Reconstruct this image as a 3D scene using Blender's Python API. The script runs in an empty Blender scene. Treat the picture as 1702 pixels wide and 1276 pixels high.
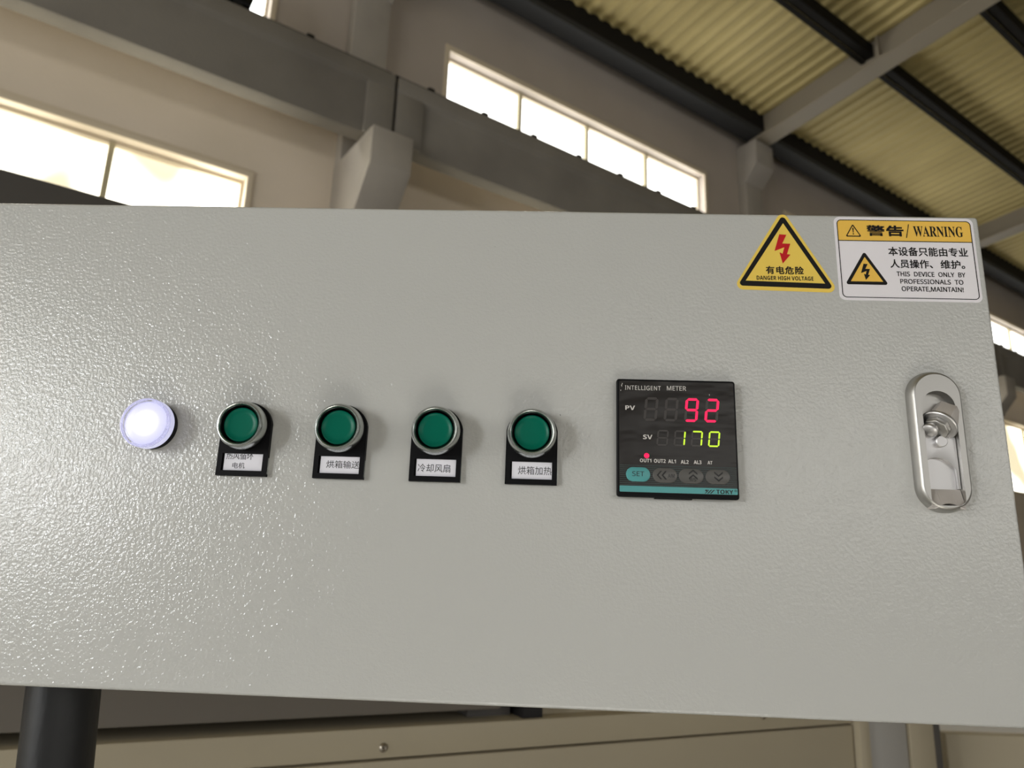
import bpy, bmesh, math, random
from mathutils import Vector, Matrix

# ------------------------------------------------------------------ camera, world, light, exposure
SC = bpy.context.scene
COL = SC.collection
K = 0.00075                                    # one panel unit in metres
CAM = Vector((-0.11006526, -0.59519427, 1.5416502))
FPX, YAW, PIT, ROL = 1215.09, -0.041935, 0.249527, 0.034809
fwd = Vector((math.sin(YAW) * math.cos(PIT), math.cos(YAW) * math.cos(PIT), math.sin(PIT)))
rgt = Vector((math.cos(YAW), -math.sin(YAW), 0)); upv = rgt.cross(fwd)
r2 = rgt * math.cos(ROL) + upv * math.sin(ROL); u2 = -rgt * math.sin(ROL) + upv * math.cos(ROL)
cd = bpy.data.cameras.new('camera'); cam = bpy.data.objects.new('camera', cd); COL.objects.link(cam)
cam.matrix_world = Matrix(((r2.x, u2.x, -fwd.x, CAM.x), (r2.y, u2.y, -fwd.y, CAM.y), (r2.z, u2.z, -fwd.z, CAM.z), (0, 0, 0, 1)))
cd.sensor_fit = 'HORIZONTAL'; cd.sensor_width = 36; cd.lens = FPX / 1702 * 36; cd.clip_start = 0.02; cd.clip_end = 200
cd.dof.use_dof = True; cd.dof.focus_distance = 0.452; cd.dof.aperture_fstop = 11.0
SC.camera = cam
SC.view_settings.view_transform = 'Standard'; SC.view_settings.look = 'None'
SC.view_settings.gamma = 1.0; SC.view_settings.exposure = 0.2; SC.view_settings.use_curve_mapping = False

world = bpy.data.worlds.new('world'); SC.world = world; world.use_nodes = True
wb = world.node_tree.nodes['Background']; wb.inputs[0].default_value = (1.0, 0.97, 0.92, 1); wb.inputs[1].default_value = 0.12

def area(name, loc, target, sx, sy, power, color=(1, 1, 1)):
    l = bpy.data.lights.new(name, 'AREA'); l.shape = 'RECTANGLE'; l.size = sx; l.size_y = sy; l.energy = power; l.color = color
    o = bpy.data.objects.new(name, l); COL.objects.link(o); o.location = loc
    o.rotation_euler = (Vector(target) - Vector(loc)).to_track_quat('-Z', 'Y').to_euler()
    return o
area('doorway_daylight', (-4.35, -4.3, 1.95), (-0.2, -0.15, 1.6), 0.5, 1.5, 56, (0.88, 0.94, 1.0))
area('end_gate_daylight', CAM + Vector((-0.79644 * 9 - 0.60472 * 1.0, -0.60472 * 9 + 0.79644 * 1.0, 1.2)), CAM + Vector((3, 2.3, 1.8)), 6.0, 4.0, 310, (1.0, 0.97, 0.90))
area('opposite_windows_daylight', CAM + Vector((0.79644 * 1 + 0.60472 * 9, 0.60472 * 1 - 0.79644 * 9, 1.4)), CAM + Vector((0.8, 0.6, 0.6)), 13.0, 1.8, 165, (1.0, 0.98, 0.93))

# added spot on the floor before the cabinet; its bounce brightens the door
sl = bpy.data.lights.new('added_floor_spot', 'SPOT'); sl.energy = 12000; sl.spot_size = math.radians(11.5); sl.spot_blend = 0.25; sl.shadow_soft_size = 0.08; sl.color = (1.0, 0.98, 0.94)
so = bpy.data.objects.new('added_floor_spot', sl); COL.objects.link(so); so.location = (0.1, -1.45, 6.6)

# ------------------------------------------------------------------ materials
def mat(name, col, rough=0.5, metal=0.0, spec=0.5, emit=None, estr=0.0, coat=0.0, bump=None, var=None, trans=0.0, ior=1.45):
    m = bpy.data.materials.new(name); m.use_nodes = True
    nt = m.node_tree; b = nt.nodes['Principled BSDF']
    b.inputs['Base Color'].default_value = (*col, 1); b.inputs['Roughness'].default_value = rough
    b.inputs['Metallic'].default_value = metal; b.inputs['Specular IOR Level'].default_value = spec
    b.inputs['Coat Weight'].default_value = coat; b.inputs['Transmission Weight'].default_value = trans; b.inputs['IOR'].default_value = ior
    if emit: b.inputs['Emission Color'].default_value = (*emit, 1); b.inputs['Emission Strength'].default_value = estr
    tc = None
    if bump or var: tc = nt.nodes.new('ShaderNodeTexCoord')
    if bump:                                    # (scale, strength, distance, detail, stretch)
        sc, st, di, de, sv = bump
        mp = nt.nodes.new('ShaderNodeMapping'); mp.inputs['Scale'].default_value = sv
        nt.links.new(tc.outputs['Object'], mp.inputs[0])
        n = nt.nodes.new('ShaderNodeTexNoise'); n.inputs['Scale'].default_value = sc; n.inputs['Detail'].default_value = de
        nt.links.new(mp.outputs[0], n.inputs['Vector'])
        bp = nt.nodes.new('ShaderNodeBump'); bp.inputs['Strength'].default_value = st; bp.inputs['Distance'].default_value = di
        nt.links.new(n.outputs['Fac'], bp.inputs['Height']); nt.links.new(bp.outputs[0], b.inputs['Normal'])
    if var:                                     # (scale, second colour, low, high, stretch)
        sc, c2, lo, hi, sv = var
        mp = nt.nodes.new('ShaderNodeMapping'); mp.inputs['Scale'].default_value = sv
        nt.links.new(tc.outputs['Object'], mp.inputs[0])
        n = nt.nodes.new('ShaderNodeTexNoise'); n.inputs['Scale'].default_value = sc; n.inputs['Detail'].default_value = 4
        nt.links.new(mp.outputs[0], n.inputs['Vector'])
        cr = nt.nodes.new('ShaderNodeValToRGB'); cr.color_ramp.elements[0].position = lo; cr.color_ramp.elements[1].position = hi
        cr.color_ramp.elements[0].color = (*col, 1); cr.color_ramp.elements[1].color = (*c2, 1)
        nt.links.new(n.outputs['Fac'], cr.inputs[0]); nt.links.new(cr.outputs[0], b.inputs['Base Color'])
    return m
ONE = (1, 1, 1)
M = dict(
    paint=mat('grey_powder_coat', (0.50, 0.50, 0.48), 0.35, bump=(500, 0.3, 0.0005, 1.5, ONE), spec=0.2, coat=0.9),
    body=mat('grey_sheet_paint', (0.48, 0.48, 0.45), 0.45),
    black=mat('black_plastic', (0.005, 0.005, 0.006), 0.5, spec=0.15),
    gloss=mat('black_gloss', (0.004, 0.004, 0.004), 0.25),
    chrome=mat('satin_chrome', (0.56, 0.59, 0.57), 0.27, 1.0),
    nickel=mat('cast_zinc', (0.46, 0.45, 0.43), 0.42, 1.0, bump=(700, 0.1, 0.0003, 2, ONE)),
    tongue=mat('dull_zinc', (0.60, 0.56, 0.53), 0.45, 0.45),
    brightnickel=mat('polished_nickel', (0.62, 0.61, 0.61), 0.45, 1.0),
    green=mat('green_plastic', (0.0, 0.125, 0.078), 0.3, spec=0.2),
    card=mat('white_card', (0.78, 0.77, 0.83), 0.6),
    ink=mat('grey_ink', (0.045, 0.045, 0.05), 0.7),
    blackink=mat('black_ink', (0.009, 0.008, 0.008), 0.6, spec=0.25),
    yellow=mat('yellow_vinyl', (0.80, 0.57, 0.095), 0.42),
    amber=mat('amber_vinyl', (0.80, 0.49, 0.075), 0.42),
    white=mat('white_vinyl', (0.76, 0.73, 0.76), 0.42),
    red=mat('red_print', (0.50, 0.010, 0.015), 0.5, spec=0.3),
    face=mat('dark_film_face', (0.019, 0.0165, 0.015), 0.24, bump=(60, 0.3, 0.002, 2.0, (0.6, 1, 1.6)), spec=0.3),
    facegrey=mat('dark_grey_face', (0.026, 0.024, 0.023), 0.3),
    keygrey=mat('grey_key', (0.10, 0.096, 0.09), 0.33),
    keydark=mat('key_mark', (0.02, 0.02, 0.02), 0.5),
    teal=mat('teal_print', (0.085, 0.33, 0.335), 0.35),
    tealline=mat('teal_line', (0.035, 0.062, 0.06), 0.4),
    print=mat('pale_print', (0.66, 0.63, 0.60), 0.5),
    ghost=mat('unlit_segment', (0.042, 0.036, 0.033), 0.3),
    pinkled=mat('red_led', (0.3, 0.0, 0.02), 0.4, emit=(1.0, 0.012, 0.085), estr=1.15),
    limeled=mat('green_led', (0.2, 0.3, 0.02), 0.4, emit=(0.52, 0.80, 0.03), estr=0.95),
    plaster=mat('wall_plaster', (0.50, 0.44, 0.385), 0.85, var=(1.1, (0.44, 0.385, 0.33), 0.35, 0.7, ONE), bump=(30, 0.15, 0.01, 3, ONE)),
    lit_plaster=mat('brightened_plaster', (0.78, 0.68, 0.56), 0.85, var=(1.1, (0.71, 0.62, 0.50), 0.35, 0.7, ONE), bump=(30, 0.15, 0.01, 3, ONE)),  # brighter light below the crane beam, put into the colour as a paler tone
    concrete=mat('painted_concrete', (0.42, 0.385, 0.34), 0.8, var=(2.2, (0.36, 0.33, 0.295), 0.4, 0.75, ONE), bump=(40, 0.15, 0.01, 3, ONE)),
    crane=mat('grey_concrete', (0.245, 0.225, 0.195), 0.8, var=(1.6, (0.205, 0.187, 0.163), 0.4, 0.7, ONE), bump=(40, 0.2, 0.01, 3, ONE)),
    trim=mat('cream_trim', (0.72, 0.62, 0.47), 0.6),
    roof=mat('yellowed_corrugated_sheet', (0.50, 0.41, 0.18), 0.6, var=(1.4, (0.38, 0.305, 0.125), 0.4, 0.75, (1, 0.35, 1))),
    steel=mat('dark_purlin_steel', (0.010, 0.009, 0.009), 0.7, spec=0.2),
    purlinlip=mat('brown_purlin_steel', (0.007, 0.006, 0.005), 0.7, spec=0.15),
    gutter=mat('grey_gutter_steel', (0.038, 0.039, 0.041), 0.65, spec=0.25),
    rafter=mat('grey_rafter_paint', (0.27, 0.235, 0.18), 0.6),
    mullion=mat('window_bar_paint', (0.50, 0.44, 0.28), 0.6),
    floor=mat('concrete_floor', (0.46, 0.45, 0.42), 0.5, var=(1.5, (0.40, 0.39, 0.365), 0.4, 0.7, ONE)),
    oven=mat('beige_sheet_metal', (0.42, 0.365, 0.26), 0.5, var=(2.5, (0.37, 0.32, 0.23), 0.35, 0.7, (0.4, 1, 1))),
    ledge=mat('brown_grey_sheet', (0.15, 0.132, 0.11), 0.6),
    hood=mat('dark_sheet_metal', (0.085, 0.077, 0.07), 0.6),
    gap=mat('black_recess', (0.006, 0.005, 0.005), 0.7),
    post=mat('light_grey_post', (0.36, 0.345, 0.32), 0.45),
    pole=mat('black_pole_paint', (0.014, 0.014, 0.015), 0.42, bump=(160, 0.35, 0.001, 2, (1, 1, 0.3))),
    screw=mat('screw_zinc', (0.42, 0.38, 0.32), 0.35, 1.0),
    whitebox=mat('added_box_white', (0.86, 0.84, 0.80), 0.6),
)

# the clear top film of the powder coat carries the orange-peel relief
nt = M['paint'].node_tree; pb = nt.nodes['Principled BSDF']; pb.inputs['Coat Roughness'].default_value = 0.09; pb.inputs['Coat IOR'].default_value = 1.5
nz = [n for n in nt.nodes if n.type == 'TEX_NOISE'][0]
cb = nt.nodes.new('ShaderNodeBump'); cb.inputs['Strength'].default_value = 1.0; cb.inputs['Distance'].default_value = 0.0006
nt.links.new(nz.outputs['Fac'], cb.inputs['Height']); nt.links.new(cb.outputs[0], pb.inputs['Coat Normal'])

def pane_mat(name, core, edge, s_core, s_edge):
    m = bpy.data.materials.new(name); m.use_nodes = True
    nt = m.node_tree; b = nt.nodes['Principled BSDF']
    tc = nt.nodes.new('ShaderNodeTexCoord'); n = nt.nodes.new('ShaderNodeTexNoise')
    mp = nt.nodes.new('ShaderNodeMapping'); mp.inputs['Scale'].default_value = (1, 1, 0.6)
    n.inputs['Scale'].default_value = 0.9; n.inputs['Detail'].default_value = 1.5
    nt.links.new(tc.outputs['Object'], mp.inputs[0]); nt.links.new(mp.outputs[0], n.inputs['Vector'])
    cr = nt.nodes.new('ShaderNodeValToRGB'); cr.color_ramp.elements[0].position = 0.40; cr.color_ramp.elements[1].position = 0.62
    cr.color_ramp.elements[0].color = (*[c * s_edge for c in edge], 1); cr.color_ramp.elements[1].color = (*[c * s_core for c in core], 1)
    nt.links.new(n.outputs['Fac'], cr.inputs[0]); nt.links.new(cr.outputs[0], b.inputs['Emission Color'])
    b.inputs['Emission Strength'].default_value = 1.0; b.inputs['Base Color'].default_value = (0.6, 0.6, 0.55, 1); b.inputs['Roughness'].default_value = 0.25
    return m
M['pane_low'] = pane_mat('frosted_daylit_glass', (1.0, 0.97, 0.84), (1.0, 0.88, 0.58), 6.0, 0.78)
M['pane_high'] = pane_mat('clear_daylit_glass', (1.0, 1.0, 0.98), (1.0, 0.99, 0.94), 4.5, 3.0)

def lens_mat():
    m = bpy.data.materials.new('lit_white_lens'); m.use_nodes = True
    nt = m.node_tree; b = nt.nodes['Principled BSDF']
    tc = nt.nodes.new('ShaderNodeTexCoord'); ln = nt.nodes.new('ShaderNodeVectorMath'); ln.operation = 'LENGTH'
    ln.operation = 'LENGTH'
    fl = nt.nodes.new('ShaderNodeVectorMath'); fl.operation = 'MULTIPLY'; fl.inputs[1].default_value = (1, 0, 1)
    nt.links.new(tc.outputs['Object'], fl.inputs[0]); nt.links.new(fl.outputs[0], ln.inputs[0])
    cr = nt.nodes.new('ShaderNodeValToRGB')
    e = cr.color_ramp.elements; e[0].position = 0.0; e[0].color = (1.3, 1.3, 1.3, 1); e[1].position = 1.0; e[1].color = (0.42, 0.42, 0.72, 1)
    x = e.new(0.36); x.color = (0.95, 0.95, 1.05, 1); x = e.new(0.60); x.color = (0.56, 0.56, 0.76, 1)
    mu = nt.nodes.new('ShaderNodeMath'); mu.operation = 'MULTIPLY'; mu.inputs[1].default_value = 1 / (20.0 * K)
    nt.links.new(ln.outputs['Value'], mu.inputs[0]); nt.links.new(mu.outputs[0], cr.inputs[0])
    nt.links.new(cr.outputs[0], b.inputs['Emission Color']); b.inputs['Emission Strength'].default_value = 1.0
    b.inputs['Base Color'].default_value = (0.3, 0.3, 0.34, 1); b.inputs['Roughness'].default_value = 0.15
    return m
M['led'] = lens_mat()
M['lens'] = mat('clear_plastic', (0.93, 0.93, 1.0), 0.06, trans=1.0, ior=1.3)
M['lensrim'] = mat('lit_lens_skirt', (0.5, 0.5, 0.6), 0.15, emit=(0.62, 0.62, 0.88), estr=0.6)

# ------------------------------------------------------------------ mesh helpers
class MB:
    """collects shapes, then links them as ONE mesh object"""
    def __init__(s): s.bm = bmesh.new()
    def quad_prism(s, pts, y0, y1):
        """polygon in (x, z) pushed out from y0 (front) to y1"""
        bm = s.bm
        a = [bm.verts.new((x, y0, z)) for x, z in pts]; b = [bm.verts.new((x, y1, z)) for x, z in pts]
        n = len(pts)
        bm.faces.new(a); bm.faces.new(b[::-1])
        for i in range(n): bm.faces.new((a[i], b[i], b[(i + 1) % n], a[(i + 1) % n]))
        return s
    def ring_prism(s, outer, inner, y0, y1):
        bm = s.bm; n = len(outer)
        L = [[bm.verts.new((x, y, z)) for x, z in loop] for loop in (outer, inner) for y in (y0, y1)]
        o0, o1, i0, i1 = L
        for k in range(n):
            j = (k + 1) % n
            bm.faces.new((o0[k], o0[j], i0[j], i0[k])); bm.faces.new((o1[k], i1[k], i1[j], o1[j]))
            bm.faces.new((o0[k], o1[k], o1[j], o0[j])); bm.faces.new((i0[k], i0[j], i1[j], i1[k]))
        return s
    def box(s, x0, x1, y0, y1, z0, z1):
        return s.quad_prism([(x0, z0), (x1, z0), (x1, z1), (x0, z1)], y0, y1)
    def loft(s, loops, cap=True, smooth=False):
        bm = s.bm; V = [[bm.verts.new(p) for p in l] for l in loops]; n = len(loops[0])
        for a, b in zip(V, V[1:]):
            for i in range(n):
                f = bm.faces.new((a[i], a[(i + 1) % n], b[(i + 1) % n], b[i])); f.smooth = smooth
        if cap: bm.faces.new(V[0]); bm.faces.new(V[-1][::-1])
        return s
    def lathe(s, prof, seg=64, smooth=True, mtx=None):
        """profile (r, h): h grows towards the viewer (-y)"""
        bm = s.bm; R = []
        for r, h in prof:
            if r < 1e-6: R.append([bm.verts.new((0, -h, 0))])
            else: R.append([bm.verts.new((r * math.cos(2 * math.pi * i / seg), -h, r * math.sin(2 * math.pi * i / seg))) for i in range(seg)])
        new = [v for l in R for v in l]
        for a, b in zip(R, R[1:]):
            for i in range(seg):
                j = (i + 1) % seg
                if len(a) == 1: f = bm.faces.new((a[0], b[i], b[j]))
                elif len(b) == 1: f = bm.faces.new((a[i], b[0], a[j]))
                else: f = bm.faces.new((a[i], b[i], b[j], a[j]))
                f.smooth = smooth
        if mtx is not None: bmesh.ops.transform(bm, matrix=mtx, verts=new)
        return s
    def tube(s, p, q, r0, r1=None, seg=32):
        p, q = Vector(p), Vector(q); r1 = r1 or r0; d = (q - p).normalized()
        e = d.orthogonal().normalized(); f = d.cross(e)
        c = [[pt + (e * math.cos(2 * math.pi * i / seg) + f * math.sin(2 * math.pi * i / seg)) * r for i in range(seg)] for pt, r in ((p, r0), (q, r1))]
        bm = s.bm; A = [bm.verts.new(v) for v in c[0]]; B = [bm.verts.new(v) for v in c[1]]
        for i in range(seg):
            fc = bm.faces.new((A[i], A[(i + 1) % seg], B[(i + 1) % seg], B[i])); fc.smooth = True
        bm.faces.new(A[::-1]); bm.faces.new(B)
        return s
    def build(s, name, m, parent=None, k=1.0, bevel=0, bseg=2, sharp=35):
        bm = s.bm
        if k != 1.0: bmesh.ops.scale(bm, vec=(k, k, k), verts=bm.verts)
        bmesh.ops.recalc_face_normals(bm, faces=bm.faces)
        if bevel:
            es = [e for e in bm.edges if len(e.link_faces) == 2 and e.calc_face_angle(0) > math.radians(sharp)]
            bmesh.ops.bevel(bm, geom=es, offset=bevel * k, segments=bseg, profile=0.5, affect='EDGES', clamp_overlap=True)
            for f in bm.faces: f.smooth = True
        me = bpy.data.meshes.new(name); bm.to_mesh(me); bm.free()
        if any(p.use_smooth for p in me.polygons):
            try: me.set_sharp_from_angle(angle=math.radians(40))
            except Exception: pass
        me.materials.append(m)
        o = bpy.data.objects.new(name, me); COL.objects.link(o)
        if parent is not None: o.parent = parent
        return o

def tag(o, label=None, cat=None, group=None, kind=None):
    for k, v in (('label', label), ('category', cat), ('group', group), ('kind', kind)):
        if v: o[k] = v
    return o
def empty(name, loc, rz=0.0, label=None, cat=None, group=None, kind=None):
    o = bpy.data.objects.new(name, None); COL.objects.link(o); o.location = loc; o.rotation_euler = (0, 0, rz); o.empty_display_size = 0.02
    return tag(o, label, cat, group, kind)
def copy_tree(o, parent=None):
    c = o.copy(); COL.objects.link(c)
    if parent is not None: c.parent = parent
    for ch in list(o.children): copy_tree(ch, c)
    return c

def rrect(x0, x1, z0, z1, r, n=6):
    P = []
    for cx, cz, a0 in ((x1 - r, z0 + r, -90), (x1 - r, z1 - r, 0), (x0 + r, z1 - r, 90), (x0 + r, z0 + r, 180)):
        for i in range(n + 1):
            a = math.radians(a0 + 90 * i / n); P.append((cx + r * math.cos(a), cz + r * math.sin(a)))
    return P
def rpoly(pts, r, n=6):
    """polygon with rounded corners"""
    out = []; m = len(pts)
    for i in range(m):
        p, a, b = Vector(pts[i]), Vector(pts[i - 1]), Vector(pts[(i + 1) % m])
        da, db = (a - p).normalized(), (b - p).normalized()
        half = da.angle(db) / 2; t = r / math.tan(half); c = p + (da + db).normalized() * (r / math.sin(half))
        s, e = p + da * t, p + db * t
        a0 = math.atan2(s.y - c.y, s.x - c.x); a1 = math.atan2(e.y - c.y, e.x - c.x)
        while a1 - a0 > math.pi: a1 -= 2 * math.pi
        while a1 - a0 < -math.pi: a1 += 2 * math.pi
        for k in range(n + 1):
            q = a0 + (a1 - a0) * k / n; out.append((c.x + r * math.cos(q), c.y + r * math.sin(q)))
    return out
def circ(cx, cz, r, n=32): return [(cx + r * math.cos(2 * math.pi * i / n), cz + r * math.sin(2 * math.pi * i / n)) for i in range(n)]

def glyphs(body, x0, x1, z0, z1, h, bold=0.0, space=1.0, clip=None):
    """lettering as bare triangles in (x, z), filling exactly the given box; appended to a bmesh"""
    def sans(c):                               # the plain and heavy sans capitals of the maths block
        o = ord(c)
        if 65 <= o <= 90: return chr((0x1D5D4 if bold > 1 else 0x1D5A0) + o - 65)
        if 48 <= o <= 57: return chr((0x1D7EC if bold > 1 else 0x1D7E2) + o - 48)
        return c
    cu = bpy.data.curves.new('lettering', 'FONT'); cu.body = ''.join(map(sans, body)); cu.resolution_u = 4; cu.space_character = space
    t = bpy.data.objects.new('lettering', cu); COL.objects.link(t)
    bpy.context.view_layer.update()
    me = bpy.data.meshes.new_from_object(t.evaluated_get(bpy.context.evaluated_depsgraph_get()))
    bpy.data.objects.remove(t); bpy.data.curves.remove(cu)
    xs = [v.co.x for v in me.vertices]; ys = [v.co.y for v in me.vertices]
    ax, bx, ay, by = min(xs), max(xs), min(ys), max(ys)
    for v in me.vertices:
        v.co = Vector((x0 + (v.co.x - ax) / (bx - ax) * (x1 - x0), -h, z0 + (v.co.y - ay) / (by - ay) * (z1 - z0)))
    return me
def lettering(items, h, m, parent, name='lettering', clip_top=None, clip_right=None):
    """items: (text, x0, x1, z0, z1, bold, spacing) -> ONE thin mesh"""
    bm = bmesh.new()
    for it in items:
        bold = it[5] if len(it) > 5 else 0.0
        b = bold if bold < 1 else 0.0          # stroke gain in panel units: the same glyphs laid side by side
        for q, (dx, dz) in enumerate(((0, 0),) if not b else ((-b, -b), (b, -b), (-b, b), (b, b))):
            me = glyphs(it[0], it[1] + b + dx, it[2] - b + dx, it[3] + b + dz, it[4] - b + dz, h + 0.03 * q, bold, *(it[6:] if len(it) > 6 else ()))
            bm.from_mesh(me); bpy.data.meshes.remove(me)
    for co, no, v in (((0, 0, clip_top), (0, 0, 1), clip_top), ((clip_right, 0, 0), (1, 0, 0), clip_right)):
        if v is not None:
            bmesh.ops.bisect_plane(bm, geom=bm.verts[:] + bm.edges[:] + bm.faces[:], plane_co=co, plane_no=no, clear_outer=True)
    r = bmesh.ops.extrude_face_region(bm, geom=bm.faces[:])
    bmesh.ops.translate(bm, vec=(0, 0.12, 0), verts=[v for v in r['geom'] if isinstance(v, bmesh.types.BMVert)])
    bmesh.ops.scale(bm, vec=(K, K, K), verts=bm.verts)
    bmesh.ops.recalc_face_normals(bm, faces=bm.faces)
    me = bpy.data.meshes.new(name); bm.to_mesh(me); bm.free(); me.materials.append(m)
    o = bpy.data.objects.new(name, me); COL.objects.link(o); o.parent = parent
    return o

# ------------------------------------------------------------------ frames of reference
ORG = CAM + Vector((0.11006530, 0.59519430, 0.10834980)) * (K * 1000)      # the meter's centre on the cabinet door
def on_panel(x, z): return ORG + Vector((x, 0, z)) * K
RZH = math.radians(37.2084)                                               # the hall's long axis
D = Vector((math.cos(RZH), math.sin(RZH), 0)); N = Vector((-math.sin(RZH), math.cos(RZH), 0))
HB = Vector((CAM.x, CAM.y, 0))
def hall(s, w, z): return HB + D * s + N * w + Vector((0, 0, z))
def hset(o, s=0, w=0, z=0): o.location = hall(s, w, z); o.rotation_euler = (0, 0, RZH); return o

# ------------------------------------------------------------------ the hall
WW = 6.0                                       # inner wall face
S0, S1 = -10.0, 44.0
BAY = 5.96
COLS = [2.255 + BAY * k for k in range(-1, 7)]
def zroof(w): return 8.03 + 0.11 * (5.42 - w)
wins = []
for k in range(-2, 7):
    a = 3.20 + BAY * k
    wins.append((a, a + 4.08, 3.36, 4.74)); wins.append((a, a + 4.08, 5.62, 6.93))

mb = MB()
cuts = sorted({S0, S1} | {x for q in wins for x in q[:2] if S0 < x < S1})
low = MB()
for a, b in zip(cuts, cuts[1:]):
    mid = (a + b) / 2
    holes = sorted({(q[2], q[3]) for q in wins if q[0] < mid < q[1]})
    z = 0.0
    for lo, hi in holes + [(8.35, 8.35)]:
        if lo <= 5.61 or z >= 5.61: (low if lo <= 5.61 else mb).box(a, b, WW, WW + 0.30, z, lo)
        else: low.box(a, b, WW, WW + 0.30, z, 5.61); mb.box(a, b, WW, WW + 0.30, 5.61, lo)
        z = hi
tag(hset(mb.build('wall_left', M['plaster'])), 'grey-beige upper hall wall above the crane beam', 'wall', kind='structure')
tag(hset(low.build('wall_left', M['lit_plaster'])), 'lower hall wall below the crane beam, extra light put into its colour', 'wall', kind='structure')

tag(hset(MB().box(S0, S1, -9.0, WW + 0.3, -0.12, 0.0).build('floor', M['floor'])), 'grey concrete hall floor', 'floor', kind='structure')
tag(hset(MB().box(S1, S1 + 0.3, -9.0, WW + 0.3, 0.0, 9.9).build('wall_end', M['plaster'])), 'far end wall of the hall', 'wall', kind='structure')

def window(i, a, b, lo, hi, pane, label):
    root = tag(hset(bpy.data.objects.new('window_%d' % i, None), (a + b) / 2, WW, lo), label, 'window', kind='structure'); COL.objects.link(root)
    h = (b - a) / 2; H = hi - lo
    f = MB()
    f.ring_prism([(-h - 0.055, -0.06), (h + 0.055, -0.06), (h + 0.055, H + 0.07), (-h - 0.055, H + 0.07)], [(-h, 0), (h, 0), (h, H), (-h, H)], -0.02, 0.01)
    f.ring_prism([(-h, 0), (h, 0), (h, H), (-h, H)], [(-h + 0.025, 0.03), (h - 0.025, 0.03), (h - 0.025, H - 0.03), (-h + 0.025, H - 0.03)], 0.09, 0.2)
    f.build('frame', M['trim'], root, bevel=0.008)
    MB().box(-h, h, 0.145, 0.155, 0, H).build('glazing', pane, root)
    for j in (-1, 0, 1):
        MB().box(j * h / 2 - 0.022, j * h / 2 + 0.022, 0.09, 0.144, 0, H).build('mullion', M['mullion'], root)
names = {-2: 'before the left frame edge', -1: 'at the far left', 0: 'in the middle bay', 1: 'in the bay behind the warning stickers', 2: 'in the bay beyond the cabinet edge'}
i = 0
for k in range(-2, 7):
    a = 3.20 + BAY * k
    i += 1; window(i, a, a + 4.08, 3.36, 4.74, M['pane_low'], 'yellowish frosted window below the crane beam, ' + names.get(k, 'far along the wall'))
    i += 1; window(i, a, a + 4.08, 5.62, 6.93, M['pane_high'], 'bright white window above the crane beam, ' + names.get(k, 'far along the wall'))

# columns with crane bracket and head bracket
def side_prism(mb, prof, s0, s1):
    """profile in (w, z) carried along s"""
    mb.loft([[(s0, w, z) for w, z in prof], [(s1, w, z) for w, z in prof]])
    return mb
for j, s in enumerate(COLS):
    root = hset(bpy.data.objects.new('column', None), s, WW, 0); COL.objects.link(root)
    tag(root, ['painted concrete column before the left frame edge', 'painted concrete column with crane bracket left of centre', 'painted concrete column whose head carries the near rafter',
               'painted concrete column beyond the cabinet right edge'][j] if j < 4 else 'painted concrete column far along the wall', 'column', 'concrete columns along the wall', 'structure')
    m = MB(); m.box(-0.185, 0.185, -0.30, 0.02, 0, 4.4); m.box(-0.185, 0.185, -0.14, 0.02, 4.4, 7.62)
    m.build('shaft', M['concrete'], root, bevel=0.012)
    m = side_prism(MB(), [(0, 5.12), (-0.87, 5.12), (-0.87, 4.78), (-0.28, 4.02), (0, 4.02)], -0.19, 0.19)
    m.build('crane_bracket', M['concrete'], root, bevel=0.012)
    m = side_prism(MB(), [(0, 7.63), (-0.34, 7.63), (-0.34, 7.27), (-0.13, 7.02), (0, 7.02)], -0.2, 0.2)
    m.build('head_bracket', M['concrete'], root, bevel=0.012)

# crane runway beams with their rail and clips: one beam per bay
for j, (a, b) in enumerate(zip(COLS, COLS[1:])):
    L = b - a - 0.03; s0 = a + 0.015
    if j == 0: lab = 'grey concrete crane beam from the left frame edge to the joint'
    elif j == 1: lab = 'grey concrete crane beam right of the black joint, under the middle window'
    elif j == 2: lab = 'grey concrete crane beam beyond the cabinet right edge'
    else: lab = 'grey concrete crane beam far along the wall'
    # the joint sits a little right of the bracket centre
    off = 0.06
    root = hset(bpy.data.objects.new('crane_beam', None), s0 + off, 5.36, 5.12); COL.objects.link(root)
    tag(root, lab, 'beam', 'crane beams on the column brackets', 'structure')
    web = MB(); side_prism(web, [(-0.05, 0.0), (0.11, 0.0), (0.11, 0.5), (0.24, 0.56), (0.24, 0.66), (-0.085, 0.66), (-0.085, 0.51), (-0.05, 0.48)], 0, L)
    web.build('girder', M['crane'], root, bevel=0.012)
    for x0 in (0.0, L - 0.26):
        MB().box(x0, x0 + 0.26, -0.085, -0.045, 0.0, 0.505).build('end_block', M['crane'], root, bevel=0.01)
    MB().box(0, L, 0.02, 0.09, 0.66, 0.745).build('rail', M['steel'], root)
    n = int(L / 0.6)
    for q in range(n):
        x = 0.32 + q * 0.6
        MB().box(x, x + 0.07, -0.035, 0.02, 0.66, 0.735).build('rail_clip', M['steel'], root, bevel=0.012)
MB_j = MB().box(-0.018, 0.018, -0.02, 0.10, 0, 0.66)
tag(hset(MB_j.build('joint_filler', M['gap']), COLS[1] + 0.06, 5.36, 5.12), 'black joint between the two concrete crane beams on the bracket', 'joint', kind='structure')

# ring beam / gutter along the wall head
g = MB(); side_prism(g, [(5.86, 7.70), (5.60, 7.70), (5.60, 7.78), (5.86, 7.80)], S0, S1)
tag(hset(g.build('gutter', M['gutter'])), 'dark grey gutter beam along the top of the wall', 'gutter', kind='structure')
g = MB(); g.box(S0, S1, 5.60, 5.64, 7.781, 8.08); g.box(S0, S1, 5.641, 5.98, 7.88, 7.92)
tag(hset(g.build('gutter_face', M['steel'])), 'blackened front of the gutter beam under the roof sheets', 'gutter', kind='structure')

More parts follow.
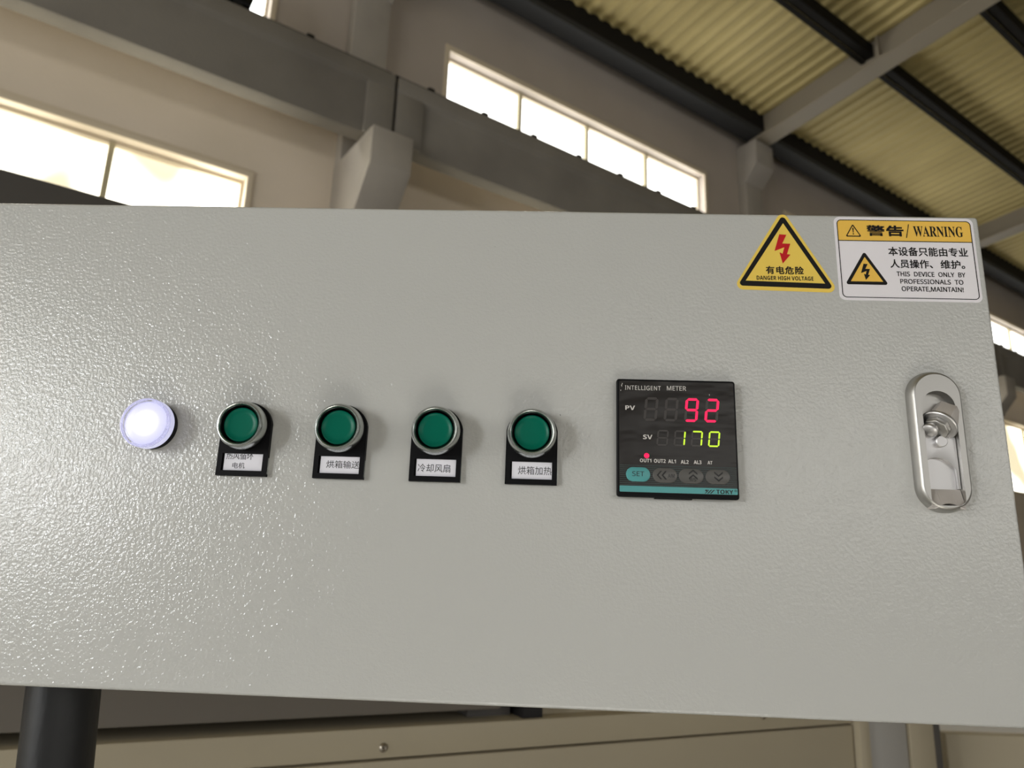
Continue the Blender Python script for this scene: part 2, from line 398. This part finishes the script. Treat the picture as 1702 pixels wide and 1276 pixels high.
# purlins
for j in range(9):
    w = 4.10 - 1.236 * j
    if w < -6: break
    z1 = zroof(w) - 0.005; z0 = z1 - 0.20
    p = MB(); p.box(S0, S1, w - 0.03, w + 0.03, z0, z0 + 0.018); p.box(S0, S1, w - 0.14, w - 0.031, z0 + 0.02, z1 + 0.0)
    tag(hset(p.build('purlin', M['purlinlip'])), 'dark steel purlin %s' % (['nearest the wall', 'second from the wall', 'third from the wall'][j] if j < 3 else 'higher up the roof slope'), 'purlin', 'roof purlins', 'structure')

# rafters
for j, s in enumerate(COLS):
    r = MB()
    def rz(w): return 7.655 + 0.108 * (5.66 - w)
    wa, wb = 5.82, -8.0
    for x0, x1, d0, d1 in ((-0.145, 0.145, 0.0, 0.045), (-0.06, 0.06, 0.046, 0.40)):
        r.loft([[(x0, w, rz(w) + d0), (x1, w, rz(w) + d0), (x1, w, rz(w) + d1), (x0, w, rz(w) + d1)] for w in (wa, wb)])
    root = hset(r.build('rafter', M['rafter']), s, 0, 0)
    tag(root, ['rafter before the left frame edge', 'rafter above the left frame part', 'grey sloping rafter on the near column head at upper right', 'grey sloping rafter beyond the cabinet right edge'][j] if j < 4 else 'grey sloping rafter far along the hall', 'rafter', 'sloping roof rafters', 'structure')
    for w in (3.86, 1.4):
        MB().box(-0.14, 0.14, w, w + 0.03, rz(w) + 0.046, rz(w) + 0.38).build('stiffener', M['rafter'], root)

# corrugated roof
bm = bmesh.new(); per = 0.19; nper = int((S1 - S0) / per); prof = []
for q in range(nper):
    x = S0 + q * per
    prof += [(x, 0.0), (x + per * 0.2, 0.006), (x + per * 0.38, 0.032), (x + per * 0.62, 0.036), (x + per * 0.8, 0.032), (x + per * 0.93, 0.006)]
rows = []
for w in (6.25, -9.0):
    rows.append([bm.verts.new((x, w, zroof(w) + dz)) for x, dz in prof])
for a in range(len(prof) - 1):
    bm.faces.new((rows[0][a], rows[0][a + 1], rows[1][a + 1], rows[1][a]))
me = bpy.data.meshes.new('ceiling'); bm.to_mesh(me); bm.free(); me.materials.append(M['roof'])
cel = bpy.data.objects.new('ceiling', me); COL.objects.link(cel); hset(cel)
sol = cel.modifiers.new('thickness', 'SOLIDIFY'); sol.thickness = 0.004; sol.offset = 1
tag(cel, 'yellowed corrugated roof sheets over the purlins', 'roof', kind='structure')

# small black fitting standing on the crane beam before the upper window
t = hset(bpy.data.objects.new('rail_fitting', None), 0.90, 5.40, 5.865); COL.objects.link(t)
tag(t, 'small black fitting standing on the crane beam before the upper left window', 'fitting')
MB().loft([[(-0.16, -0.05, 0), (0.13, -0.05, 0), (0.13, 0.08, 0), (-0.16, 0.08, 0)], [(-0.16, -0.05, 0.2), (0.17, -0.05, 0.2), (0.17, 0.08, 0.2), (-0.16, 0.08, 0.2)], [(-0.1, -0.05, 0.34), (0.1, -0.05, 0.34), (0.1, 0.08, 0.34), (-0.1, 0.08, 0.34)]]).build('body', M['gloss'], t, bevel=0.02)
MB().lathe([(0.0, 0.07), (0.02, 0.07), (0.032, 0.06), (0.032, 0.04)], 20).build('plug', M['gutter'], t).location = (0.02, 0, 0.09)

# ------------------------------------------------------------------ oven behind the cabinet
RZO = math.radians(27.2084)
OV = empty('oven', (-0.38971702, 0.69917619, 0), RZO, 'beige sheet-metal oven housing with a dark tall back, behind the control cabinet', 'oven')
def op(mb, name, m, bevel=0): return mb.build(name, M[m], OV, bevel=bevel)
op(MB().box(-2.2, 1.37, 0.02, 1.0, 0.06, 1.20), 'lower_body', 'oven', 0.006)
op(MB().box(-2.2, 1.12, 0.0, 0.30, 0.45, 1.231), 'front_panel', 'oven', 0.003)
op(MB().box(-2.2, 1.12, 0.0, 0.30, 1.2345, 1.2815), 'rim_rail', 'oven', 0.003)
op(MB().box(-2.2, 0.255, 0.012, 0.6, 1.299, 1.42), 'upper_ledge', 'ledge', 0.004)
op(MB().box(-2.2, 0.9, 0.20, 1.0, 1.2, 1.42), 'recess', 'gap')
tb = op(MB().box(-2.4, 1.5, 0.0, 0.6, 1.42, 2.298), 'tall_back', 'hood', 0.006); tb.rotation_euler = (0, 0, RZH - RZO)
tb.location = Matrix.Rotation(-RZO, 3, 'Z') @ (hall(0, 1.70, 0) - OV.location)
op(MB().box(0.298, 0.338, 0.01, 0.12, 1.2815, 1.33), 'bracket', 'gap')
op(MB().box(0.345, 0.56, 0.04, 0.2, 1.2815, 1.33), 'liner_strip', 'oven')
op(MB().box(0.205, 0.29, 0.05, 0.2, 1.2815, 1.33), 'rust_strip', 'hood')
op(MB().box(1.124, 1.156, -0.015, 0.2, 0.06, 1.32), 'edge_strip', 'oven', 0.002)
op(MB().box(1.158, 1.290, -0.004, 0.1, 0.06, 1.34), 'corner_post', 'post', 0.003)
op(MB().box(1.294, 1.375, -0.01, 0.1, 0.06, 1.32), 'end_panel', 'oven', 0.002)
op(MB().box(1.376, 1.412, 0.0, 0.1, 0.06, 1.32), 'end_strip', 'hood', 0.002)
for q in (-2.1, 1.3):
    for y in (0.1, 0.9): op(MB().box(q - 0.04, q + 0.04, y - 0.04, y + 0.04, 0, 0.06), 'foot', 'gap')
for x, z, nm in ((0.037, 1.251, 'screw'), (0.86, 1.262, 'screw')):
    sc = MB().lathe([(0.0, 0.0018), (0.0012, 0.0018), (0.0013, 0.003), (0.0035, 0.0045), (0.006, 0.0035), (0.0075, 0.0008), (0.0075, 0)], 24).build(nm, M['screw'], OV); sc.location = (x, 0, z)
    hole = MB().lathe([(0, 0.0026), (0.0016, 0.0026), (0.0016, 0.001)], 12).build('socket', M['gap'], sc)

BX = empty('guard_panel', (1.30, 1.46, 0), math.radians(1.5), 'low beige sheet-metal guard panel right of the grey post', 'panel')
MB().box(-0.37, 1.2, 0, 0.04, 0.05, 1.181).build('sheet', M['oven'], BX, bevel=0.006)
for q in (-0.3, 1.1):
    for y in (0.02,): MB().box(q - 0.03, q + 0.03, y - 0.12, y + 0.12, 0, 0.05).build('foot', M['gap'], BX)
# added white box, standing in for a bright strip above the guard panel
WBX = empty('added_white_box', (2.15, 2.9, 0), math.radians(-6), 'added white box standing in for a bright strip behind the low beige guard panel', 'box')
MB().box(-0.85, 0.9, 0, 0.5, 0.0, 1.28).build('box_body', M['whitebox'], WBX, bevel=0.006)
MB().box(-0.86, 0.91, -0.01, 0.51, 1.28, 1.32).build('lid', M['whitebox'], WBX, bevel=0.006)

# ------------------------------------------------------------------ control cabinet
XL, XR, ZB, ZT = -690.0, 267.1, -208.5, 204.4
cx = (XL + XR) / 2
CB = empty('control_cabinet', on_panel(cx, ZB), 0, 'light grey powder-coated control cabinet with buttons, meter and warning stickers', 'cabinet')
def cp(x, z): return (x - cx, z - ZB)
x0, z0 = cp(XL, ZB); x1, z1 = cp(XR, ZT)
MB().box(x0, x1, 0, 24, z0, z1).build('door', M['paint'], CB, K, bevel=3.2, bseg=4)
MB().box(x0 + 4, x1 - 5, 24, 196, z0 + 4, z1 - 4).build('body', M['body'], CB, K, bevel=2)

# latch: a part of the cabinet
LX, LZ = cp(209.5, 4.0)
def stadium(hw, top, bot, rt, rb, n=12):
    P = []
    for cx_, cz_, r, a0 in ((hw - rb, bot + rb, rb, -90), (hw - rt, top - rt, rt, 0), (-hw + rt, top - rt, rt, 90), (-hw + rb, bot + rb, rb, 180)):
        for i in range(n + 1):
            a = math.radians(a0 + 90 * i / n); P.append((cx_ + r * math.cos(a), cz_ + r * math.sin(a)))
    return P
def st3(hw, top, bot, rt, rb, h): return [(x, -h, z) for x, z in stadium(hw, top, bot, rt, rb)]
OUT = (21.0, 57.5, -57.0, 20.9, 20.0)
lt = MB()
lt.loft([st3(*OUT, 0.0), st3(*OUT, 2.5), st3(20.2, 56.6, -56.2, 20.1, 19.4, 6.5), st3(18.6, 55.0, -54.6, 18.5, 17.8, 9.2), st3(17.6, 54.0, -53.6, 17.5, 16.8, 9.6)], cap=False, smooth=True)
lt.loft([st3(17.6, 54.0, -53.6, 17.5, 16.8, 9.6), st3(13.2, 40.0, -52.0, 13.1, 6.0, 9.6)], cap=False)
lt.loft([st3(13.2, 40.0, -52.0, 13.1, 6.0, 9.6), st3(12.9, 39.7, -51.7, 12.8, 5.8, 1.2)], cap=False, smooth=True)
lt.quad_prism(stadium(13.0, 39.8, -51.8, 12.9, 5.9), -1.3, -0.4)
LT = lt.build('latch', M['nickel'], CB, K); LT.location = (LX * K, 0, LZ * K)
tag(LT, 'satin metal swing latch with tilted lock barrel')
def lp(mb, name, m, bevel=0): return mb.build(name, M[m], LT, K, bevel=bevel)
# raised bed with an arched lower edge, scoop floor, rising tongue
arch = [(-12.7, -17.2)] + [(-3.5 + 15.0 * math.cos(math.radians(a)), -29.0 + 15.0 * math.sin(math.radians(a))) for a in range(124, 16, -6)] + [(10.9, -38.5), (12.7, -38.5), (12.7, 12), (-12.7, 12)]
lp(MB().quad_prism(arch, -5.2, -1.3), 'bed', 'brightnickel', 0.4)
lp(MB().loft([[(x, -1.4 - 0.2 * k, z) for x, z in ((-12.6, -38.6), (12.6, -38.6), (12.6, -13), (-12.6, -13))] for k in (0, 1)]), 'scoop_floor', 'brightnickel')
tong = MB()
n = 14; top, fr = [], []
for i in range(n + 1):
    x = -12.7 + 25.4 * i / n; zb = -54.5 + 4.2 * max(0.0, 1 - ((x - 0.0) / 10.0) ** 2)
    fr.append((x, zb))
tong.loft([[(x, -3.6, -38.8) for x, z in fr] + [(x, -9.0, z) for x, z in fr[::-1]], [(x, -1.3, -38.8) for x, z in fr] + [(x, -1.3, z) for x, z in fr[::-1]]])
lp(tong, 'tongue', 'tongue')
# tilted lock barrel: its axis leans down to the left and a little out of the recess
ax = Vector((-0.62, -0.34, -0.70)).normalized()
lk = Matrix.Translation((0.6, -6.6, 13.2)) @ Vector((0, -1, 0)).rotation_difference(ax).to_matrix().to_4x4()
lp(MB().lathe([(0, -16), (11.6, -16), (11.6, 0.0), (0, 0.0)], 6, False, lk @ Matrix.Rotation(math.radians(12), 4, 'Y')), 'lock_barrel', 'tongue', 0.5)
lp(MB().lathe([(0, 0.05), (13.6, 0.05), (13.9, 0.5), (13.9, 2.2), (13.2, 2.8), (0, 2.8)], 40, True, lk), 'lock_flange', 'brightnickel')
lp(MB().lathe([(0, 2.85), (10.0, 2.85), (10.0, 7.2), (9.2, 8.0), (0, 8.0)], 8, False, lk), 'lock_nut', 'nickel', 0.5)
lp(MB().lathe([(0, 8.05), (4.6, 8.05), (4.6, 9.6), (5.6, 9.8), (6.0, 10.8), (5.8, 12.6), (4.4, 13.8), (0, 14.2)], 32, True, lk @ Matrix.Translation((-2.6, 0, 2.0))), 'lock_cap', 'brightnickel')
lp(MB().lathe([(0, 9.0), (4.0, 9.0), (4.6, 8.4), (4.6, 5.1)], 28, True, Matrix.Translation((0.0, 0, -1.0))), 'pin', 'brightnickel')
for x, z, s in ((-154.2, 168.2, 0.5), (-18.1, 104.3, 0.6), (-94.2, 17.9, 0.9)):
    a, b = cp(x, z)
    MB().quad_prism([(a - 0.35 * s, b + 0.9 * s), (a + 0.3 * s, b + 0.5 * s), (a + 0.6 * s, b - 0.8 * s), (a, b - 0.3 * s)], -0.06, 0.1).build('paint_chip', M['blackink'], CB, K)

# ------------------------------------------------------------------ pole under the cabinet
PO = empty('pole', on_panel(-536, -209) + Vector((0.10, 0.075, 0)), 0, 'thick black round pole standing under the left end of the cabinet', 'pole')
ph = on_panel(0, -209).z
PO.location.z = 0
MB().tube((0, 0, 0.02), (-0.10, 0, ph - 0.0004), 0.0225, 0.0225, 40).build('tube', M['pole'], PO)
MB().lathe([(0, 0.02), (0.09, 0.02), (0.095, 0.015), (0.095, 0)], 40, True, Matrix.Rotation(math.radians(-90), 4, 'X')).build('base_plate', M['pole'], PO)

# ------------------------------------------------------------------ indicator lamp
LA = empty('indicator_lamp', on_panel(-434.8, -0.9), 0, 'lit bluish-white round indicator lamp left of the green buttons', 'lamp')
MB().lathe([(0, 0), (19.6, 0), (19.8, 0.8), (19.8, 6.5), (19.2, 7.2), (0, 7.2)]).build('base', M['black'], LA, K)
MB().lathe([(0, 7.2), (20.0, 7.2), (20.5, 7.6), (20.5, 13.0), (20.1, 13.4), (0, 13.4)]).build('skirt', M['lensrim'], LA, K)
MB().lathe([(0, 13.5), (17.6, 13.5), (17.8, 13.8), (17.4, 14.6), (12, 15.2), (0, 15.6)]).build('diffuser', M['led'], LA, K)
MB().lathe([(18.0, 13.45), (20.4, 13.45), (20.5, 16.6), (20.0, 17.6), (19.0, 17.9), (18.4, 17.4), (18.0, 16.0), (18.0, 13.45)]).build('lens_rim', M['lens'], LA, K)

# ------------------------------------------------------------------ push buttons
def plate_outline(hw, bot, top_r, n=20):
    a0 = math.degrees(math.acos(hw / top_r)) if top_r > hw else 0
    P = [(-hw + 1.2, bot), (hw - 1.2, bot), (hw, bot + 1.2)]
    for i in range(n + 1):
        a = math.radians(a0 + (180 - 2 * a0) * i / n); P.append((top_r * math.cos(a), top_r * math.sin(a)))
    P.append((-hw, bot + 1.2))
    return P
def make_button():
    b = empty('push_button', (0, 0, 0))
    pl = MB()
    # face of the plate in four strips round the card window, so the card lies in a real recess
    pl.box(-21, 21, -4.2, 0, -22.0, -0.5); pl.box(-21, -17.0, -4.2, 0, -36.2, -22.0); pl.box(17.0, 21, -4.2, 0, -36.2, -22.0)
    pl.box(-21, 21, -4.2, 0, -40.4, -36.2); pl.box(-17.0, 17.0, -2.2, 0, -36.2, -22.0)
    P = plate_outline(21, -0.5, 21.3); pl.quad_prism([(x, z) for x, z in P[2:]][:-1] if False else [(21, -0.5)] + [p for p in P if p[1] > 0] + [(-21, -0.5)], -4.2, 0)
    LP = pl.build('legend_plate', M['black'], b, K)
    MB().box(20.95, 21.25, -2.6, -0.4, -38.5, -25.0).build('clip_slot', M['chrome'], LP, K)
    MB().box(-15.6, 16.9, -2.75, -2.25, -35.9, -22.1).build('name_card', M['card'], LP, K)
    MB().lathe([(0, 4.2), (18.2, 4.2), (18.4, 5.0), (17.6, 9.0), (0, 9.0)]).build('collar', M['black'], b, K)
    MB().lathe([(17.2, 7.8), (18.8, 8.0), (19.7, 9.2), (19.9, 12.0), (19.7, 15.0), (19.2, 17.6), (18.6, 19.2), (17.9, 20.0), (17.1, 20.1), (16.5, 19.7), (16.1, 18.9), (15.9, 17.5), (15.9, 9.0)], 80).build('bezel_ring', M['chrome'], b, K)
    MB().lathe([(15.88, 18.6), (15.5, 18.3), (15.3, 9.2)], 64).build('sleeve', M['gloss'], b, K)
    MB().lathe([(0, 15.0), (9.0, 14.9), (11.8, 15.1), (12.6, 15.6), (13.2, 15.9), (13.9, 15.7), (14.3, 14.8), (14.4, 9.2)], 64).build('cap', M['green'], b, K)
    return b
proto = make_button()
BT = [(-355.0, 'green push button with silver ring above a two-line name card, next to the lamp', [('热风循环', -14.2, 8.3, -27.0, -19.9), ('电机', -8.2, 2.2, -34.2, -29.4)], -22.2, None),
      (-274.5, 'green push button with silver ring, name card reading 烘箱输送', [('烘箱输送', -10.6, 16.9, -31.7, -25.4)], None, 16.85),
      (-195.2, 'green push button with silver ring, name card reading 冷却风扇', [('冷却风扇', -14.4, 12.4, -32.7, -26.0)], None, None),
      (-117.0, 'green push button with silver ring, name card reading 烘箱加热, next to the meter', [('烘箱加热', -10.6, 16.6, -32.4, -25.6)], None, None)]
for q, (x, lab, txt, ct, crt) in enumerate(BT):
    b = proto if q == 0 else copy_tree(proto)
    b.location = on_panel(x, -0.3); b.rotation_euler = (0, 0, 0)
    tag(b, lab, 'button', 'green push buttons on the control cabinet')
    BTN = b
    plate = [c for c in b.children if c.name.startswith('legend_plate')][0]
    plate['_'] = 1; del plate['_']
    BT[q] = (b, plate, txt, ct, crt)
for b, plate, txt, ct, crt in BT:
    lettering(txt, 2.87, M['ink'], plate, clip_top=ct, clip_right=crt)

# ------------------------------------------------------------------ temperature controller
TC = empty('temperature_controller', on_panel(0, 0), 0, 'square black digital meter reading 92 in red and 170 in green', 'meter')
MB().loft([[(x, 0, z) for x, z in rrect(-47.6, 47.6, -47.8, 47.6, 2)], [(x, -4.5, z) for x, z in rrect(-48.3, 48.3, -48.5, 48.3, 2.2)],
           [(x, -7.2, z) for x, z in rrect(-48.3, 48.3, -48.5, 48.3, 2.2)], [(x, -8.0, z) for x, z in rrect(-47.5, 47.5, -47.7, 47.5, 2)]]).build('housing', M['black'], TC, K, bevel=0.3)
MB().box(-18, 12, -3.5, 0.0, -49.2, -48.4).build('clip_tab', M['gloss'], TC, K)
F = MB().quad_prism(rrect(-46.3, 46.9, -44.9, 46.6, 1.5), -8.25, -7.9).build('face_panel', M['face'], TC, K)
st = MB().quad_prism(rrect(-46.1, 46.8, -44.6, -39.8, 0.6), -8.4, -8.2).build('teal_strip', M['teal'], TC, K)
tag(st, 'teal strip along the bottom edge')
ln = MB()
for q in range(11):
    z = -23.4 - q * 1.56; ln.box(-46.0, 46.6, -8.36, -8.2, z - 0.2, z + 0.2)
ln.build('line_band', M['tealline'], TC, K)
def key(x0, x1, z0, z1, m, lab=None):
    c = ((x0 + x1) / 2, (z0 + z1) / 2); w, h = (x1 - x0) / 2, (z1 - z0) / 2
    k = MB().loft([[(x, -8.3, z) for x, z in rrect(-w, w, -h, h, h - 0.01, 10)], [(x, -8.9, z) for x, z in rrect(-w + 0.2, w - 0.2, -h + 0.2, h - 0.2, h - 0.25, 10)],
                   [(x, -9.3, z) for x, z in rrect(-w + 1.2, w - 1.2, -h + 1.2, h - 1.2, h - 1.25, 10)]], smooth=True).build('key', M[m], TC, K)
    k.location = (c[0] * K, 0, c[1] * K)
    return k
k1 = tag(key(-41.1, -21.7, -36.4, -24.8, 'teal'), 'teal SET key'); lettering([('SET', -4.8, 4.7, -1.6, 2.3)], 9.45, M['keydark'], k1)
k2 = key(-19.9, -0.3, -36.7, -24.9, 'keygrey'); k3 = key(0.7, 20.5, -36.75, -24.9, 'keygrey'); k4 = key(21.8, 41.3, -36.75, -25.0, 'keygrey')
def chevrons(k, rot, cx_, cz_, s=1.0):
    m_ = MB()
    for dd in (-1.9, 1.9):
        pts = [(-3.4, -1.3), (0, 1.5), (3.4, -1.3), (3.4, 0.1), (0, 3.0), (-3.4, 0.1)]
        P = []
        for x, z in pts:
            x, z = x * s, (z - 0.8) * s + dd * s
            a = math.radians(rot); P.append((cx_ + x * math.cos(a) - z * math.sin(a), cz_ + x * math.sin(a) + z * math.cos(a)))
        m_.quad_prism(P, -9.42, -9.2)
    m_.build('arrow_mark', M['keydark'], k, K)
chevrons(k2, 90, -2.6, 0); chevrons(k3, 0, 1.4, 1.2); chevrons(k4, 180, 0.5, 0.2)
lettering([('A/M', 2.2, 7.4, -1.8, 1.2)], 9.42, M['keydark'], k2); lettering([('R/S', -1.2, 3.6, -4.2, -1.4)], 9.42, M['keydark'], k3)
lettering([('INTELLIGENT', -41.5, -12.2, 38.9, 42.6, 0, 1.1), ('METER', -7.2, 8.4, 39.2, 42.9), ('PV', -41.3, -33.4, 22.0, 25.6, 2), ('SV', -27.1, -19.6, -1.9, 1.8, 2),
           ('OUT1', -29.8, -20.7, -20.7, -17.8, 2), ('OUT2', -18.6, -9.3, -20.8, -17.8, 2), ('AL1', -7.3, -1.2, -20.8, -17.9, 2), ('AL2', 2.7, 8.9, -21.0, -18.1, 2),
           ('AL3', 13.0, 19.1, -21.0, -18.0, 2), ('AT', 23.9, 27.8, -20.9, -18.2, 2)], 8.38, M['print'], TC)
lettering([('TOKY', 30.1, 43.3, -44.2, -40.9, 2), ('®', 44.3, 46.3, -42.4, -40.5)], 8.52, M['keydark'], st)
lg = MB()
for x, w_ in ((22.2, 0.8), (24.2, 1.0), (26.4, 1.0)):
    lg.quad_prism([(x - 1.4, -44.2), (x - 1.4 + w_, -44.2), (x + 1.6 + w_, -41.2), (x + 1.6, -41.2)], -8.5, -8.35)
lg.quad_prism([(21.3, -42.0), (22.4, -42.6), (23.2, -41.2), (21.6, -41.2)], -8.5, -8.35)
lg.build('emblem', M['keydark'], st, K)
SEG = {'0': 'abcdef', '1': 'bc', '2': 'abged', '7': 'abc', '9': 'abcdfg', '8': 'abcdefg'}
def digit(ch, x0, w, z0, z1, t, m, y, name, slant=0.11, only=None, gap=0.12):
    segs = only if only is not None else SEG[ch]
    if not segs: return None
    h = z1 - z0; g = h / 2; d = MB(); e = gap * t
    def hz(zc, a, b): return [(a, zc), (a + t / 2, zc + t / 2), (b - t / 2, zc + t / 2), (b, zc), (b - t / 2, zc - t / 2), (a + t / 2, zc - t / 2)]
    def vt(xc, a, b): return [(xc, a), (xc - t / 2, a + t / 2), (xc - t / 2, b - t / 2), (xc, b), (xc + t / 2, b - t / 2), (xc + t / 2, a + t / 2)]
    l, r, bz, mz, tz = t / 2, w - t / 2, t / 2, g, h - t / 2
    S = dict(a=hz(tz, l + e, r - e), d=hz(bz, l + e, r - e), g=hz(mz, l + e, r - e), f=vt(l, mz + e, tz - e), e=vt(l, bz + e, mz - e), b=vt(r, mz + e, tz - e), c=vt(r, bz + e, mz - e))
    for s_ in segs: d.quad_prism([(x0 + x + z * slant, z0 + z) for x, z in S[s_]], y, y + 0.15)
    return d.build(name, m, TC, K)
digit('9', 5.9, 10.8, 13.3, 33.0, 2.0, M['pinkled'], -8.4, 'red_digit'); digit('2', 22.3, 10.8, 13.3, 33.0, 2.0, M['pinkled'], -8.4, 'red_digit')
digit('1', -2.9, 9.0, -6.8, 6.0, 1.25, M['limeled'], -8.4, 'green_digit'); digit('7', 10.8, 9.0, -6.8, 6.0, 1.25, M['limeled'], -8.4, 'green_digit'); digit('0', 24.6, 9.0, -6.8, 6.0, 1.25, M['limeled'], -8.4, 'green_digit')
for x, segs in ((-26.9, None), (-10.5, None), (5.9, 'e'), (22.3, 'fc')): digit('8', x, 10.8, 13.3, 33.0, 2.0, M['ghost'], -8.36, 'unlit_digit', only=segs)
for x, segs in ((-16.6, None), (-2.9, 'adefg'), (10.8, 'defg'), (24.6, 'g')): digit('8', x, 9.0, -6.8, 6.0, 1.25, M['ghost'], -8.36, 'unlit_digit', only=segs)
MB().lathe([(0, 8.7), (1.4, 8.62), (2.1, 8.3), (2.1, 8.0)], 24, True, Matrix.Translation((-24.4, 0, -15.3))).build('output_light', M['pinkled'], TC, K)
for a, b, l_ in ((-44.6, 43.0, 1.6), (-45.2, 38.6, 0.9), (-44.0, 44.2, 1.0), (27.0, 36.5, 1.0)):
    MB().quad_prism([(a, b), (a + 0.5, b + 0.25), (a + 0.35 * l_, b - l_), (a - 0.2 + 0.35 * l_, b - l_)], -8.4, -8.2).build('film_flake', M['print'], TC, K)

# ------------------------------------------------------------------ stickers
def bolt_pts(dx, dz, sx, sz):
    P = [(-2.7, 24.3), (3.4, 23.9), (-0.6, 15.6), (6.3, 15.5), (2.9, 5.6), (5.8, 5.2), (-1.2, -3.2), (-3.4, 7.2), (-0.8, 6.0), (1.0, 12.0), (-7.6, 8.4)]
    return [(dx + x * sx, dz + (z - 10.5) * sz) for x, z in P]
TS = empty('danger_sticker', on_panel(97, 160), 0, 'yellow triangular danger high voltage sticker with a red bolt', 'sticker')
MB().quad_prism(rpoly([(1.2, 48.5), (-45.0, -27.6), (45.4, -29.2)], 5.2, 8), -0.30, 0.0).build('backing', M['yellow'], TS, K)
MB().quad_prism(rpoly([(1.2, 43.2), (-40.6, -24.2), (40.8, -25.8)], 2.6, 6), -0.42, -0.25).build('black_triangle', M['blackink'], TS, K)
MB().quad_prism([(1.2, 35.0), (-33.6, -19.6), (33.6, -21.0)], -0.54, -0.38).build('yellow_triangle', M['yellow'], TS, K)
MB().quad_prism(bolt_pts(0, 10.5, 1, 1), -0.66, -0.5).build('lightning_bolt', M['red'], TS, K)
lettering([('有电危险', -16.0, 16.2, -13.2, -5.8, 0.16, 1.12), ('DANGER HIGH VOLTAGE', -24.2, 24.0, -18.7, -14.9, 2)], 0.66, M['blackink'], TS)

WS = empty('warning_sticker', on_panel(202, 162), 0, 'white rectangular warning sticker with an amber header band in the top right corner', 'sticker')
MB().quad_prism(rrect(-59.8, 59.3, -37.6, 40.0, 5.0, 8), -0.30, 0.0).build('backing', M['white'], WS, K)
MB().ring_prism(rrect(-57.4, 57.0, -35.2, 37.4, 3.8, 8), rrect(-56.8, 56.4, -34.6, 36.8, 3.3, 8), -0.56, -0.25).build('border', M['blackink'], WS, K)
hd = rrect(-56.9, 56.5, 17.8, 36.9, 3.3, 8)
hd = [p for p in hd if p[1] > 24]
HDR = MB().quad_prism([(-56.9, 17.8), (56.5, 17.8)] + hd, -0.42, -0.25).build('header_band', M['amber'], WS, K)
tag(HDR, 'amber header band')
MB().box(-57.2, 56.8, -0.54, -0.25, 17.2, 17.85).build('rule', M['blackink'], WS, K)
MB().ring_prism(rpoly([(-43.8, 33.4), (-50.6, 21.3), (-36.9, 21.3)], 0.8, 5), rpoly([(-43.8, 31.6), (-49.2, 22.2), (-38.3, 22.2)], 0.4, 5), -0.56, -0.38).build('alert_triangle', M['blackink'], HDR, K)
ex = MB(); ex.quad_prism([(-44.4, 29.6), (-43.2, 29.6), (-43.5, 25.2), (-44.1, 25.2)], -0.56, -0.38); ex.quad_prism(circ(-43.8, 23.9, 0.6, 14), -0.56, -0.38)
ex.build('exclamation_mark', M['blackink'], HDR, K)
MB().quad_prism([(1.0, 20.9), (1.7, 20.9), (4.6, 33.8), (3.9, 33.8)], -0.56, -0.38).build('slash', M['blackink'], HDR, K)
lettering([('警告', -32.2, -0.6, 22.1, 32.4, 0.38, 1.05), ('\U0001D416\U0001D400\U0001D411\U0001D40D\U0001D408\U0001D40D\U0001D406', 7.7, 49.8, 22.3, 32.2)], 0.56, M['blackink'], HDR)
MB().quad_prism(rpoly([(-36.0, 7.6), (-54.2, -23.2), (-17.6, -23.2)], 1.6, 6), -0.42, -0.25).build('hazard_triangle', M['blackink'], WS, K)
MB().quad_prism([(-36.0, 2.3), (-49.5, -20.4), (-22.2, -20.4)], -0.54, -0.38).build('amber_triangle', M['amber'], WS, K)
MB().quad_prism(bolt_pts(-36.0, -11.6, 0.56, 0.54), -0.66, -0.5).build('lightning_bolt', M['blackink'], WS, K)
lettering([('本设备只能由专业', -15.4, 51.8, 3.9, 12.2, 0.12), ('人员操作、', -14.8, 21.0, -7.4, 0.6, 0.12), ('维护。', 27.6, 48.0, -7.4, 0.6, 0.12),
           ('THIS  DEVICE  ONLY  BY', -10.2, 47.3, -15.0, -10.7, 0.06), ('PROFESSIONALS  TO', -7.8, 44.8, -21.8, -17.5, 0.06), ('OPERATE,MAINTAIN!', -7.3, 44.3, -29.2, -24.2, 0.06)], 0.45, M['blackink'], WS)
